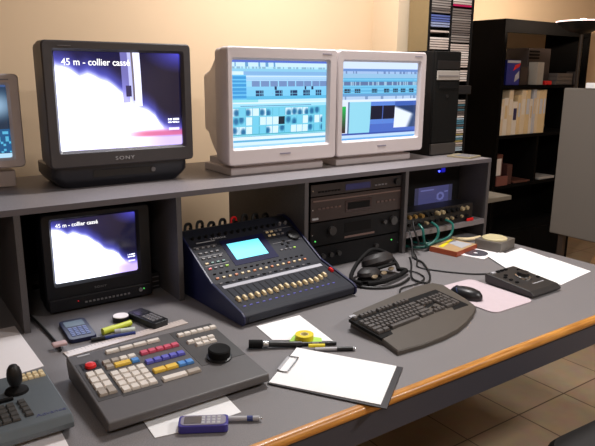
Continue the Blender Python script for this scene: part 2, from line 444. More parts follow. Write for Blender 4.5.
def ui0(u, v):
    if v < .04: return (60, 90, 140)
    c = lerp((30, 60, 90), (20, 40, 60), v)
    d = math.hypot((u-.75)*2.2, (v-.28)*3.5)
    c = lerp((190, 225, 250), c, sst(.1, 1.0, d))
    if v > .60 and v < .92: c = (25, 90, 140) if hsh(int(u*40), int(v*30)) > .3 else (90, 190, 225)
    if v > .93: c = (200, 240, 255)
    return c
def monitor(label, x, y, w, h, z0, sr, fn, strength, lx, rz=0, depth=.40, g=None):
    t = thing('crt_monitor', label, 'monitor', (x, y, H+.0005), rz, g)
    crt(t, w, h, z0, sr, depth, M_BEIGE, shell_w=.05, back=.6)
    a, b, c, d = sr
    picture(t, (a-.002, b+.002, c-.002, d+.002), .018, 170, 130, fn, strength)
    MB().box(.03*w/.5, w-.035*w/.5, .04, .26, 0, z0-.014).build('stand_base', M_BEIGE2, t, bev=.004)
    MB().box(.05, w-.07, .05, .25, z0-.015, z0+.01).build('neck', M_BEIGE2, t)
    MB().box(w*.5-.025, w*.5+.025, -.0008, .001, z0+.030, z0+.036).build('brand_mark', mat('mark_grey', (140, 135, 150), .5), t)
    MB().box(w-.075, w-.03, -.0008, .001, z0+h-.020, z0+h-.016).build('model_mark', mat('mark_grey', (140, 135, 150), .5), t)
    return t
monitor('left beige tube monitor of the pair, timeline over rows of small thumbnails', .262, .15, .502, .430, .044, (.027, .460, .107, .427), ui1, 1.15, 0)
monitor('right beige tube monitor of the pair, beside the black tower, black preview panes on screen', .768, .15, .502, .430, .044, (.034, .464, .108, .429), ui2, 1.15, 0)
monitor('small beige tube monitor at the left end of the shelf, cut by the frame', -.80, .35, .403, .303, .070, (.03, .366, .102, .338), ui0, 1.0, 0, depth=.22)

# ------------------------------------------------------------------ computer tower
t = thing('computer_tower', 'black computer tower with a pale drive slot next to the right monitor', 'computer', (1.377, .198, H+.0005))
MB().box(0, .175, .012, .38, .0, .487).build('case', M_MATTE, t, bev=.004)
MB().box(.002, .173, 0, .014, .06, .485).build('front_panel', mat('tower_front', (10, 10, 10), .7, spec=.2), t, bev=.004)
MB().box(.002, .173, -.001, .012, .005, .058).build('base_grille', mat('tower_foot', (58, 54, 52), .5), t, bev=.003)
MB().box(.012, .165, -.004, .0, .355, .398).build('optical_drive', mat('drive_face', (165, 158, 152), .4), t, bev=.002)
MB().box(.02, .155, -.006, -.004, .372, .376).build('drive_tray_line', M_MGREY, t)
MB().box(.012, .165, -.003, .0, .405, .443).build('drive_cover', M_BLACK, t, bev=.002)
MB().box(.03, .15, -.003, .0, .315, .345).build('floppy_drive', M_MATTE, t, bev=.002)
MB().cyl((.09, -.003, .28), (.09, .001, .28), .008).build('power_button', M_BLACK, t)
# flat case lying at the end of the shelf
t = thing('disc_case', 'flat pale case lying on the right end of the shelf, before the tower', 'disc case', (1.50, .10, H+.0005), .25)
MB().box(-.055, .055, -.06, .06, 0, .008).build('cover', mat('olive_card', (150, 138, 112), .4), t, bev=.001)
MB().box(-.045, .045, -.05, .03, .008, .0088).build('inlay', M_MGREY, t)

# ------------------------------------------------------------------ disc tower with discs
TY = .452
t = thing('disc_tower', 'tall black two-column disc rack standing on the floor behind the shelf end', 'disc rack', (1.5805, TY, FZ))
hh = 2.12
MB().box(0, .014, .002, .14, 0, hh).build('side_panel', mat('rack_side_olive', (128, 110, 78), .4), t)['label'] = 'olive tan outer side panel'
MB().box(0, .014, -.002, .002, 0, hh).build('front_edge', M_MATTE, t)
MB().box(.1585, .174, .002, .13, 0, hh).build('centre_panel', M_MATTE, t)
MB().box(.320, .337, .0, .14, 0, hh).build('side_panel', M_MATTE, t)
MB().box(.014, .320, .13, .14, 0, hh).build('back_panel', M_MATTE, t)
MB().box(.014, .320, .006, .13, 0, .03).build('bottom_board', M_MATTE, t)
MB().box(.014, .320, .006, .13, hh-.02, hh).build('top_board', M_MATTE, t)
CDM = MB().box(0, .142, 0, .125, 0, .0085)
def cdrow(col, v0, v1, mats, lab, grp):
    z1 = 1.125-.00514*v0; z0 = 1.125-.00514*v1
    z = z1-.0115
    while z >= z0-.003:
        m = random.choice(mats); me = 'cd_'+m.name
        if me not in KEYM: KEYM[me] = CDM.mesh('jewel_case', m)
        o = put(KEYM[me], 'jewel_case', None, (1.5955+col*.1605+random.uniform(0, .0008), TY+random.uniform(0, .003), z))
        tag(o, lab, 'disc case', grp); z -= .0122
cg = [mat('spine_grey', (150, 142, 138), .3), mat('spine_darkgrey', (100, 92, 90), .3), mat('spine_taupe', (125, 116, 112), .3)]
cw = [mat('spine_white', (225, 215, 210), .3), mat('spine_offwhite', (205, 190, 182), .3)]
cb = [mat('spine_blue', (90, 105, 170), .3), mat('spine_paleblue', (150, 160, 195), .3), mat('spine_sand', (200, 180, 140), .3)]
cm = [mat('spine_magenta', (190, 30, 90), .3)]
ca = cw+cg+[mat('spine_teal', (80, 130, 150), .3), mat('spine_ochre', (170, 150, 90), .3), mat('spine_mist', (170, 190, 205), .3)]
cdrow(0, -14, 11.5, cg, 'grey jewel case in the top row group of the left rack column', 'grey discs at the top of the left column')
cdrow(0, 13.5, 26.5, cb, 'bluish jewel case in the left column of the disc rack', 'blue discs in the left column')
cdrow(0, 28.2, 31, cw, 'single white jewel case between gaps in the left rack column', None)
cdrow(0, 35, 47.5, cw, 'pale jewel case low in the left rack column, just above the computer tower', 'pale discs above the computer')
cdrow(1, -12, 2, cw, 'white jewel case at the frame top in the right rack column', 'white discs at the top of the right column')
cdrow(1, 2, 4.6, cm, 'magenta jewel case near the top of the right rack column', None)
cdrow(1, 6, 39, cg[1:]+cg[1:]+cg[:1], 'dark grey jewel case in the upper block of the right rack column', 'dark discs in the right column')
cdrow(1, 40.5, 64.5, cw, 'whitish jewel case in the middle block of the right rack column', 'white discs in the middle of the right column')
cdrow(1, 66.5, 78, cw, 'cream jewel case in the short block above the black box in the rack', 'cream discs above the rack gap')
cdrow(1, 97, 153, ca, 'multicoloured jewel case in the lowest visible block of the right rack column', 'mixed discs low in the right column')
tag(MB().box(1.7560, 1.8985, TY-.035, TY+.10, .655, .70).build('black_box', M_BLACK, bev=.003), 'black box pushed into the disc rack gap, sticking out', 'box')

# ------------------------------------------------------------------ bookcase at the back
BY = 1.0; bx0, bx1 = 2.905, 3.965
t = thing('bookcase', 'tall black bookcase against the rear wall, loaded with folders and boxes', 'bookcase', (bx0, BY, FZ))
bw = bx1-bx0; bt = 1.135-FZ
def Z(z): return z-FZ
MB().box(0, .03, 0, .38, 0, bt).build('side_panel', M_CASE, t)
MB().box(bw-.03, bw, 0, .38, 0, bt).build('side_panel', M_CASE, t)
MB().box(.03, bw-.03, 0, .38, bt-.03, bt).build('top_board', M_CASE, t)
MB().box(.03, bw-.03, 0, .02, bt-.09, bt-.03).build('header', M_CASE, t)
for z in (.685, .325, -.045, -.40):
    MB().box(.03, bw-.03, 0, .37, Z(z)-.022, Z(z)).build('shelf_board', M_CASE, t)
MB().box(.03, bw-.03, .372, .38, 0, Z(-.045)).build('back_panel', M_CASE, t)
MB().box(.03, bw-.03, .372, .38, Z(-.045), Z(.663)).build('back_panel', M_CASEB, t)
MB().box(.50, .525, .01, .37, Z(-.045), Z(.303)).build('upright', M_CASE, t)
MB().box(.03, bw/2-.002, -.018, 0, .05, Z(-.42)).build('door', M_CASE, t)
MB().box(bw/2+.002, bw-.03, -.018, 0, .05, Z(-.42)).build('door', M_CASE, t)
zz = .6855; zf = .3255
# folders
fm = [mat('folder_cream', (236, 214, 180), .6), mat('folder_white', (240, 228, 212), .6), mat('folder_sand', (228, 200, 152), .6), mat('folder_mist', (210, 210, 216), .6)]
hs = [(w_*1.06, h_*1.03, k_) for w_, h_, k_ in [(.050, .255, 0), (.045, .262, 1), (.050, .315, 0), (.052, .235, 1), (.038, .28, 2), (.052, .315, 0), (.05, .316, 2), (.032, .25, 1), (.036, .318, 3), (.034, .312, 0), (.048, .312, 2), (.036, .315, 2)]]
fl_lab = ['shortish cream folder at the left end of the bookcase folder row', 'second folder from the left in the row, off-white and short', 'tall cream folder, third from the left in the bookcase row', 'lowest off-white folder with a dark mark, fourth in the bookcase row', 'narrow sand folder standing fifth in the bookcase row', 'tall cream folder in the middle of the bookcase row, sixth', 'tall sand folder just right of the middle of the row', 'short off-white folder, eighth in the bookcase row', 'thin pale grey folder with full height, ninth in the row', 'thin tall cream folder right of the pale grey one', 'sand folder second from the right end of the row', 'sand folder at the right end of the bookcase folder row']
x = 2.94
for (w, hgt, mi), lb in zip(hs, fl_lab):
    f = thing('folder', lb, 'folder', (x, BY+.02, zf), 0, 'folders on the bookcase shelf')
    MB().box(0, w-.003, 0, .23, 0, hgt).build('cover', fm[mi], f, bev=.003)
    MB().box(.008, w-.011, -.001, .0, hgt*.45, hgt*.8).build('spine_label', fm[(mi+1) % 4] if 'dark mark' not in lb else mat('label_navy', (50, 45, 90), .5), f)
    x += w
# top compartment
t = thing('carton', 'blue carton with red and white print on the top bookcase shelf', 'carton', (3.0, BY+.03, zz))
MB().box(0, .15, 0, .12, 0, .175).build('box', mat('carton_blue', (40, 45, 130), .5), t, bev=.002)
MB().prism([(.09, .02), (.145, .05), (.14, .10), (.10, .07)], -.001, .0, 'y').build('print_patch', M_LGREY, t)
MB().prism([(.07, .10), (.14, .13), (.15, .155), (.09, .14)], -.001, .0, 'y').build('print_patch', M_RED, t)
MB().box(.0, .15, -.001, .0, .155, .172).build('print_band', M_LGREY, t)
tag(MB().box(3.20, 3.29, BY+.06, BY+.14, zz, zz+.13).build('storage_box', mat('box_brown', (58, 44, 38), .6), bev=.003), 'small brown box beside the blue carton in the bookcase', 'box')
t = thing('machine_cabinet', 'dark grey upright device with ribbed top on the upper bookcase shelf', 'device', (3.36, BY+.12, zz))
MB().box(0, .28, 0, .2, 0, .27).build('housing', mat('device_dark', (62, 52, 50), .5), t, bev=.004)
for k in range(3): MB().box(.01, .13, -.006, 0, .19+k*.024, .203+k*.024).build('rib', M_MATTE, t)
tag(MB().box(3.345, 3.425, BY+.02, BY+.10, zz, zz+.165).build('paper_roll_box', mat('box_pale', (168, 160, 150), .6), bev=.004), 'pale upright box before the dark device on the top shelf', 'box')
tag(MB().box(3.46, 3.54, BY+.02, BY+.08, zz, zz+.03).build('small_packet', M_RED, bev=.004), 'small red packet lying on the upper bookcase shelf', 'packet')
for k, (lb) in enumerate(['grey flat case at the bottom of the stack, top shelf right', 'grey flat case in the middle of the stack, top shelf right', 'grey flat case on top of the stack, top shelf right']):
    o = MB().box(3.62+.01*k, 3.84, BY+.04, BY+.2, zz+.0295*k, zz+.028+.0295*k).build('flat_case', mat('case_grey', (92, 84, 80), .5), bev=.003)
    tag(o, lb, 'case', 'flat cases stacked on the top shelf')
tag(MB().box(3.87, 3.925, BY+.04, BY+.12, zz, zz+.10).build('storage_tin', mat('tin_dark', (60, 54, 52), .4), bev=.006), 'dark tin at the right end of the upper bookcase shelf', 'tin')
# lower compartments
zl = -.0445
t = thing('book', 'white and red book standing at the left of the lower bookcase shelf', 'book', (2.95, BY+.03, zl))
MB().box(0, .09, 0, .15, 0, .23).build('cover', mat('book_redbrown', (90, 48, 40), .5), t, bev=.002)
MB().box(.01, .075, -.001, 0, .075, .20).build('label_panel', M_KEYW, t)
tag(MB().box(2.95, 3.08, BY-.0+.002, BY+.028, zl, zl+.07).build('packet', mat('packet_pink', (120, 70, 62), .6), bev=.003), 'pinkish low packet before the red book', 'packet')
tag(MB().box(3.09, 3.15, BY+.02, BY+.16, zl, zl+.15).build('storage_carton', mat('carton_redbrown', (70, 38, 34), .6), bev=.003), 'red-brown carton right of the white and red book', 'carton')
tag(MB().box(3.50, 3.70, BY+.02, BY+.18, zl, zl+.018).build('magazine', mat('magazine_pale', (170, 165, 160), .5), bev=.002), 'pale magazine lying on the lower bookcase shelf', 'magazine')
tag(MB().box(3.18, 3.38, BY+.02, BY+.2, zl, zl+.014).build('magazine', mat('magazine_brown', (96, 58, 48), .5), bev=.002), 'reddish magazine lying flat left of the bookcase upright', 'magazine')
tag(MB().lathe([(.001, 0), (.04, 0), (.05, .05), (.035, .09), (.03, .09), (.001, .085)], 18, (3.56, BY+.12, zf)).build('ceramic_bowl', mat('bowl_brown', (110, 80, 55), .4), smooth=True), 'brown bowl right of the folder row', 'bowl')

# ------------------------------------------------------------------ partition, lamp, box behind
t = thing('partition_screen', 'grey fabric partition screen on legs at the right of the room', 'partition', (2.4, -.42, FZ))
MB().box(0, .045, 0, .608, .612, 1.44).build('panel', M_PART, t, bev=.006)
for y in (.07, .52):
    MB().box(.008, .037, y, y+.03, .02, .614).build('leg', mat('leg_brown', (60, 48, 40), .5), t)
    MB().box(-.12, .165, y-.002, y+.032, 0, .022).build('foot', mat('leg_brown', (60, 48, 40), .5), t, bev=.004)
tag(MB().box(2.395, 2.44, -.05, .06, .6905, .72).build('paper_packet', M_PAPER, bev=.003), 'white packet resting on top of the grey partition', 'packet')
t = thing('floor_lamp', 'uplighter floor lamp with dark bowl and glowing rim near the bookcase', 'lamp', (3.15, .58, FZ))
zb = 1.10-FZ
MB().lathe([(.14, 0), (.14, .015), (.02, .03), (.013, .04)], 28).build('base', M_BLACK, t, smooth=True)
MB().cyl((0, 0, .03), (0, 0, zb-.07), .012).build('pole', mat('lamp_pole', (60, 55, 52), .3, .6), t, smooth=True)
pr = [(.012, -.075), (.05, -.07), (.11, -.045), (.16, -.008), (.165, -.003), (.160, -.002), (.10, -.035), (.03, -.055), (.005, -.056)]
MB().lathe([(r, zb+z) for r, z in pr], 32).build('bowl', M_BLACK, t, smooth=True)
MB().lathe([(.161, zb-.003), (.166, zb-.003), (.166, zb+.004), (.161, zb+.004)], 32).build('glowing_rim', emit('lamp_rim', (255, 225, 215), 3.), t, smooth=True)
MB().lathe([(.003, zb-.028), (.028, zb-.022), (.030, zb+.008), (.018, zb+.018), (.003, zb+.021)], 16).build('bulb', emit('lamp_bulb', (255, 232, 215), 12.), t, smooth=True)
t = thing('cardboard_box', 'light brown cardboard box on the floor behind the desk end', 'box', (3.35, .10, FZ), .4)
MB().box(0, .4, 0, .3, 0, .24).build('carton', mat('cardboard', (150, 118, 82), .8), t)
MB().box(-.002, .402, .1, .16, .239, .242).build('tape_strip', mat('tape_tan', (170, 140, 95), .4), t)

# ------------------------------------------------------------------ rack bay
def rack(label, z0, z1, m, name='rack_unit'):
    t = thing(name, label, 'rack unit', (.545, .02, z0))
    MB().box(.01, .468, .004, .35, .001, z1-z0-.001).build('chassis', M_MATTE, t)
    MB().box(0, .478, 0, .004, 0, z1-z0).build('face_plate', m, t)
    for x in (.008, .470):
        MB().cyl((x, -.002, (z1-z0)/2), (x, 0, (z1-z0)/2), .003).build('screw', M_METAL, t)
    return t, z1-z0
t, hh = rack('black thin tuner unit with a dim blue display, topmost in the rack bay', .297, .342, mat('rack_a', (38, 32, 34), .35))
MB().box(.17, .30, -.001, 0, .010, .034).build('display', emit('disp_blue', (34, 34, 80), .45), t)
MB().cyl((.445, -.014, .023), (.445, 0, .023), .015).build('dial', M_BLACK, t, smooth=True)
for i in range(7): key('button', t, .04+i*.016, 0, .016, .011, .006, .003, M_MATTE, (PI/2, 0, 0), .0005)
for i in range(4): key('button', t, .33+i*.018, 0, .016, .012, .006, .003, M_MGREY, (PI/2, 0, 0), .0005)
t, hh = rack('brownish cassette deck with a wide front, second in the rack bay', .196, .292, M_RACKN)
MB().box(.17, .31, -.002, 0, .022, .070).build('cassette_door', mat('rack_door', (58, 44, 44), .2), t, bev=.002)
MB().box(.182, .298, -.003, -.002, .032, .060).build('door_window', M_MATTE, t)
MB().box(.01, .468, -.003, 0, .079, .084).build('trim_line', mat('rack_line', (112, 90, 84), .4), t)
for i in range(6): key('button', t, .04+i*.02, 0, .05, .014, .007, .003, mat('rack_btn', (96, 76, 72), .4), (PI/2, 0, 0), .0005)
for i in range(5): key('button', t, .345+i*.022, 0, .045, .015, .007, .003, mat('rack_btn', (96, 76, 72), .4), (PI/2, 0, 0), .0005)
key('button', t, .02, 0, .012, .03, .008, .004, M_LGREY, (PI/2, 0, 0), .0005)
t, hh = rack('black amplifier with round knobs under the brown cassette deck', .098, .190, M_RACKB)
for x, r in ((.10, .018), (.43, .018), (.38, .009)): MB().cyl((x, -.016, .055), (x, 0, .055), r).build('knob', mat('knob_dark', (50, 48, 48), .35), t, smooth=True)
MB().box(.17, .33, -.002, 0, .012, .020).build('trim_line', mat('rack_line', (112, 90, 84), .4), t)
MB().box(.17, .31, -.001, 0, .035, .075).build('meter_window', M_MATTE, t)
MB().cyl((.022, -.003, .02), (.022, 0, .02), .003).build('indicator_light', M_LEDG, t)
t, hh = rack('black power unit at the bottom of the rack bay', .004, .092, M_RACKB)
for x in (.06, .10, .14, .34): MB().cyl((x, -.012, .05), (x, 0, .05), .010).build('knob', mat('knob_dark', (50, 48, 48), .35), t, smooth=True)
MB().cyl((.43, -.003, .062), (.43, 0, .062), .003).build('indicator_light', M_LEDG, t)

# ------------------------------------------------------------------ right bay: display device and patch panel
t = thing('display_device', 'black device with dim blue display and bright blue light, inside the right bay', 'device', (1.16, .15, .0885))
MB().box(0, .385, .004, .17, 0, .262).build('housing', M_MATTE, t, bev=.004)
sc = picture(t, (.08, .335, .058, .152), .0035, 60, 30, lambda u, v: (96, 98, 150) if (.12 < v < .2 and .15 < u < .5) or (abs(math.hypot((u-.68)*2, v-.55)-.16) < .05) or (.3 < v < .38 and .78 < u < .88) else ((64, 64, 104) if .1 < u < .9 else (50, 50, 74)), .28, bulge=0)
MB().cyl((.235, .0, .222), (.235, .004, .222), .0045).build('power_light', M_LED, t)
MB().box(.25, .275, .001, .004, .215, .235).build('display_window', emit('blue_dim', (20, 20, 150), 1.2), t)
t = thing('patch_panel', 'black patch panel with cream and gold sockets, front of the right bay', 'patch panel', (1.05, .012, .0885))
MB().box(0, .44, .004, .10, 0, .085).build('housing', M_BLACK, t, bev=.002)
for i in range(12):
    m = [mat('socket_cream', (150, 135, 105), .5), M_MATTE, mat('socket_gold', (140, 110, 60), .35, .6)][int(hsh(i, 3)*3)]
    MB().cyl((.022+i*.034, -.006-.012*hsh(i, 5), .064), (.022+i*.034, .006, .064), .0085, .011).build('socket', m, t, smooth=True)
    MB().cyl((.022+i*.034, -.004-.01*hsh(i, 8), .028), (.022+i*.034, .006, .028), .0065, .008).build('socket', [M_MATTE, mat('socket_cream', (150, 135, 105), .5), M_MATTE][int(hsh(i, 9)*3)], t, smooth=True)
tag(MB().box(1.44, 1.485, -.0+.002, .010, .0885, .103).build('plug', M_RED, bev=.003), 'bright red plug lying on the inner shelf of the right bay', 'plug')
def cable(pts, r, m, label, group=None, name='cable'):
    return tag(MB().tube(pts, r, 8, 5).build(name, m, smooth=True), label, 'cable', group)
cable([(1.12, .003, .117), (1.115, -.028, .10), (1.12, -.035, .05), (1.16, -.02, .02), (1.23, .04, .012), (1.30, .16, .008)], .0055, M_TEAL, 'teal cable hanging nearest the left divider of the right bay', 'teal cables of the patch panel')
cable([(1.20, .003, .117), (1.205, -.034, .095), (1.19, -.04, .05), (1.14, -.02, .018), (1.09, .05, .012), (1.08, .2, .012)], .006, M_TEAL, 'thick teal cable looping in the middle below the patch panel', 'teal cables of the patch panel')
cable([(1.29, .003, .117), (1.30, -.034, .10), (1.28, -.04, .055), (1.22, -.03, .035), (1.15, .02, .022), (1.13, .22, .022)], .0055, M_TEAL, 'teal cable sweeping from the right of the patch panel', 'teal cables of the patch panel')
cable([(1.06, .0, .10), (1.03, -.05, .06), (1.01, -.08, .008), (.985, -.16, .007), (.90, -.28, .006), (.82, -.345, .006), (.80, -.30, .006), (.83, -.25, .007), (.93, -.15, .010), (.98, -.09, .012)], .004, M_CABLE, 'black cable looping from the rack divider down to the keyboard')
cable([(1.10, .03, .02), (1.04, -.06, .012), (.985, -.13, .012), (.935, -.185, .004), (.97, -.27, .004), (1.04, -.36, .004), (1.10, -.40, .004), (1.14, -.43, .007), (1.135, -.447, .020)], .003, M_CABLE, 'black cable curving over the desk to the jog controller')
cable([(1.15, .08, .012), (1.07, -.05, .05), (1.055, -.035, .11), (1.07, -.01, .14)], .004, M_CABLE, 'black cable hanging at the left of the patch panel')
cable([(.86, -.20, .006), (.875, -.24, .005), (.85, -.30, .005), (.78, -.33, .005), (.70, -.335, .005), (.655, -.37, .005), (.60, -.43, .005)], .003, M_CABLE, 'thin dark cable running from the headphones to the keyboard')
cable([(1.375, .03, .012), (1.40, -.01, .012), (1.44, -.03, .012), (1.49, -.04, .016)], .008, M_CREAM, 'short cream cable end lying behind the square box', name='cable_end')

# ------------------------------------------------------------------ mixer
t = thing('mixing_console', 'dark blue-grey audio mixing console with lit cyan screen and faders', 'mixing console', (.026, 0, .001), math.radians(3.4))
W = .474
prof = [(-.313, .004), (-.322, .012), (-.322, .032), (-.308, .041), (-.135, .085), (.06, .200), (.10, .212), (.135, .205), (.14, .03), (.10, .004)]
MB().prism(prof, .008, W-.008, 'x').build('body', M_MIX, t, bev=.003)
prof2 = [(-.316, .002), (-.326, .012), (-.326, .034), (-.310, .045), (-.135, .091), (.06, .207), (.10, .218), (.14, .21), (.145, .03), (.10, .002)]
MB().prism(prof2, 0, .008, 'x').build('side_cheek', M_MIXS, t, bev=.002)
MB().prism(prof2, W-.008, W, 'x').build('side_cheek', M_MIXS, t, bev=.002)
k1 = math.atan2(.085-.043, .163); k2 = math.atan2(.115, .195)
def L(y):    # lower deck height
    return .043+(y+.298)*(.042/.163)
def U(y): return .085+(y+.135)*(.115/.195)
def rect_on(x0, x1, y0, y1, th, up):    # slab lying on a deck
    f = U if up else L
    n = Vector((0, -math.sin(k2 if up else k1), math.cos(k2 if up else k1)))*th
    a = [(x0, y0, f(y0)), (x1, y0, f(y0)), (x1, y1, f(y1)), (x0, y1, f(y1))]
    return MB().loft([a, [tuple(Vector(p)+n) for p in a]])
rect_on(.127, .312, -.085, .022, .0012, True).build('screen_surround', mat('mixer_navy', (18, 20, 60), .6, spec=.2), t)
s = MB(); 
rect_on(.146, .281, -.064, .004, .002, True).build('lcd_screen', emit('lcd_cyan', (110, 225, 250), 1.25), t)['label'] = 'lit cyan display'
rect_on(.028, .447, -.171, -.155, .0015, False).build('scribble_strip', mat('strip_pale', (175, 175, 185), .5), t)['label'] = 'pale label strip above the faders'
rect_on(.04, .115, .028, .0305, .0008, True).build('legend_line', M_LGREY, t)
text('YAMAHA', .012, 'brand_mark', t, (.10, .03+.002, U(.03+.002)+.0012), (k2, 0, 0), M_LGREY, sx=1.1)
for y in (-.066, -.028, .012): rect_on(.02, .112, y, y+.002, .0007, True).build('legend_line', M_MGREY, t)
for y in (-.03, .03, ): rect_on(.325, .462, y, y+.0015, .0007, True).build('legend_line', M_MGREY, t)
slot = MB()
for i in range(17):
    x = .034+i*.0247
    if i == 16: x += .022
    o = rect_on(x-.0018, x+.0018, -.262, -.177, .0005, False); slot.add(o.v, o.f)
slot.build('fader_slots', M_MATTE, t)
for i in range(17):
    x = .034+i*.0247; m = M_CREAM; y = -.243
    if i in (7, 8): y = -.236
    if i == 14: y = -.236
    if i == 15: y = -.228
    if i == 16: x += .022; m = M_RED; y = -.210
    key('fader', t, x, y, L(y)+.001, .0115, .021, .010, m, (k1, 0, 0), .002)
for i in range(16):
    x = .034+i*.0247
    key('select_button', t, x, -.141, L(-.141)+.0003, .012, .006, .003, M_MATTE if i % 2 else M_MGREY, (k1, 0, 0), .0008)
    key('on_button', t, x, -.118, U(-.118)+.0003, .011, .007, .004, M_ORNG if i % 3 == 0 else M_CREAM, (k2, 0, 0), .0008)
    key('cue_button', t, x, -.100, U(-.100)+.0003, .010, .005, .003, M_MATTE, (k2, 0, 0), .0008)
    key('channel_button', t, x, -.279, L(-.279)+.0003, .011, .004, .002, M_KEYB, (k1, 0, 0), .0006)
for r in range(5):
    for cidx in range(4):
        x = .030+cidx*.022; y = -.078+r*.021
        m = M_MGREY if r > 1 else [M_RED, M_MGREY, M_MGREY, M_LIME][cidx] if r == 0 else M_CREAM if cidx == 0 else M_TEAL
        key('function_button', t, x, y, U(y)+.0003, .012, .007, .004, m, (k2, 0, 0), .0008)
for r in range(2):
    for cidx in range(4):
        x = .335+cidx*.020; y = .006+r*.016
        key('function_button', t, x, y, U(y)+.0003, .012, .007, .004, M_CREAM if cidx < 2 else M_MGREY, (k2, 0, 0), .0008)
for cidx in range(4):
    key('function_button', t, .34+cidx*.02, -.062, U(-.062)+.0003, .011, .006, .003, M_LIME if cidx == 3 else M_MGREY, (k2, 0, 0), .0008)
MB().lathe([(.024, 0), (.023, .008), (.018, .010), (.001, .008)], 28).build('data_wheel', M_BLACK, t, (.432, -.012, U(-.012)), (k2, 0, 0), smooth=True)
for q, a in ((0, 0), (1, 90), (2, 180), (3, 270)):
    key('cursor_button', t, .375+.014*math.cos(math.radians(a)), -.038+.012*math.sin(math.radians(a)), U(-.038+.012*math.sin(math.radians(a))), .010, .008, .003, M_MATTE, (k2, 0, 0), .0008)
for i in range(16):
    x = .036+i*.0268; y = .048
    MB().lathe([(.0065, 0), (.005, .010), (.001, .0105)], 12).build('gain_knob', M_MGREY if i > 13 else M_MATTE, t, (x, y, U(y)), (k2, 0, 0), smooth=True)
MB().prism([(-.322, .012), (-.3235, .012), (-.3235, .030), (-.322, .030)], .02, W-.02, 'x').build('front_lip', M_MIX, t)
# plugs and cables behind the console
for i in range(9):
    x = .045+i*.0475; a = hsh(i, 2)*.012
    cable([(x-.008, .160, .165), (x-.009, .163, .195), (x-.004, .168, .208+a), (x+.006, .172, .213+a), (x+.018, .176, .209+a), (x+.024, .182, .195), (x+.024, .20, .13), (x+.02, .23, .04), (x+.012, .27, .0075)], .0058 if i != 5 else .0045, M_RED if i == 5 else M_CABLE,
          'red cable plugged into the rear of the mixing console' if i == 5 else 'black cable arching from the rear sockets of the mixing console', None if i == 5 else 'black cables behind the mixing console')
for i in range(9):
    x = .058+i*.0475
    o = MB().cyl((0, 0, 0), (.002, .012, .010), .007, .006).build('audio_plug', M_METAL if i in (0, 1, 4) else M_MATTE, None, (x-.004, .1475, .196), smooth=True)
    tag(o, 'audio plug in the rear edge of the mixing console', 'plug', 'plugs along the back of the mixing console')

# ------------------------------------------------------------------ edit controller
t = thing('edit_controller', 'large grey editing controller with coloured keys and black jog wheel', 'controller', (-.487, -.66, .001))
W = .405; D = .305; z0 = .034; kk = math.atan(.08)
def E(y): return z0+y*.08
MB().prism([(.004, .003), (-.016, .015), (-.012, .033), (D, E(D)), (D+.004, .04), (D-.01, .003)], 0, W, 'x').build('case', M_GREY, t, bev=.004, seg=3)
def epanel(x0, x1, y0, y1, m, th=.0008, name='key_bed'):
    a = [(x0, y0, E(y0)), (x1, y0, E(y0)), (x1, y1, E(y1)), (x0, y1, E(y1))]
    return MB().loft([a, [(p[0], p[1], p[2]+th) for p in a]]).build(name, m, t)
def ekey(x, y, w, d, m, h=.0065): return key('key', t, x, y, E(y)+.0008, w, d, h, m, (kk, 0, 0))
epanel(.276, W-.004, .10, .298, M_GREYD)
epanel(.008, .066, .075, .255, M_GREYD)
epanel(.062, .158, .068, .178, M_GREYD)
epanel(.016, .062, .212, .252, M_BLACK)
MB().lathe([(.014, 0), (.0125, .006), (.001, .009)], 20).build('record_key', M_KEYR, t, (.039, .232, E(.232)+.0008), (kk, 0, 0), smooth=True)
for r in range(4):
    for cidx in range(2): ekey(.026+cidx*.021, .188-r*.029, .0195, .024, M_KEYW if r < 3 else M_KEYG)
for r in range(4):
    for cidx in range(4): ekey(.077+cidx*.0215, .165-r*.025, .0195, .021, M_KEYW)
for cidx in range(4): ekey(.077+cidx*.0215, .226, .0195, .017, M_KEYG if cidx < 2 else M_KEYW)
ekey(.077, .203, .0195, .017, M_KEYG); ekey(.1095, .203, .041, .017, M_KEYY); ekey(.1415, .203, .0195, .017, M_KEYC)
for i in range(4): ekey(.108+i*.037, .275, .0345, .014, M_KEYW)
for i in range(5): ekey(.175+i*.0212, .228, .0195, .017, M_KEYP)
for i in range(5): ekey(.170+i*.0212, .180, .0195, .018, M_KEYB)
ekey(.176, .131, .031, .019, M_KEYY); ekey(.208, .131, .031, .019, M_KEYY); ekey(.235, .131, .0195, .019, M_KEYC); ekey(.256, .131, .0195, .019, M_KEYC)
ekey(.196, .085, .062, .018, M_KEYW); ekey(.246, .085, .034, .018, M_KEYG)
for i in range(6): ekey(.296+i*.0195, .270, .018, .015, M_KEYW)
for i in range(4): ekey(.303+i*.020, .222, .0185, .014, M_KEYW)
for i in range(3): ekey(.318+i*.020, .200, .0185, .014, M_KEYW)
MB().lathe([(.033, 0), (.033, .004), (.029, .006)], 32).build('jog_ring', M_BLACK, t, (.334, .118, E(.118)), (kk, 0, 0), smooth=True)
MB().lathe([(.028, 0), (.029, .018), (.026, .021), (.012, .019), (.001, .019)], 32).build('jog_wheel', M_MATTE, t, (.334, .118, E(.118)+.006), (kk, 0, 0), smooth=True)
epanel(.024, .056, .290, .2955, M_LGREY, name='name_plate')

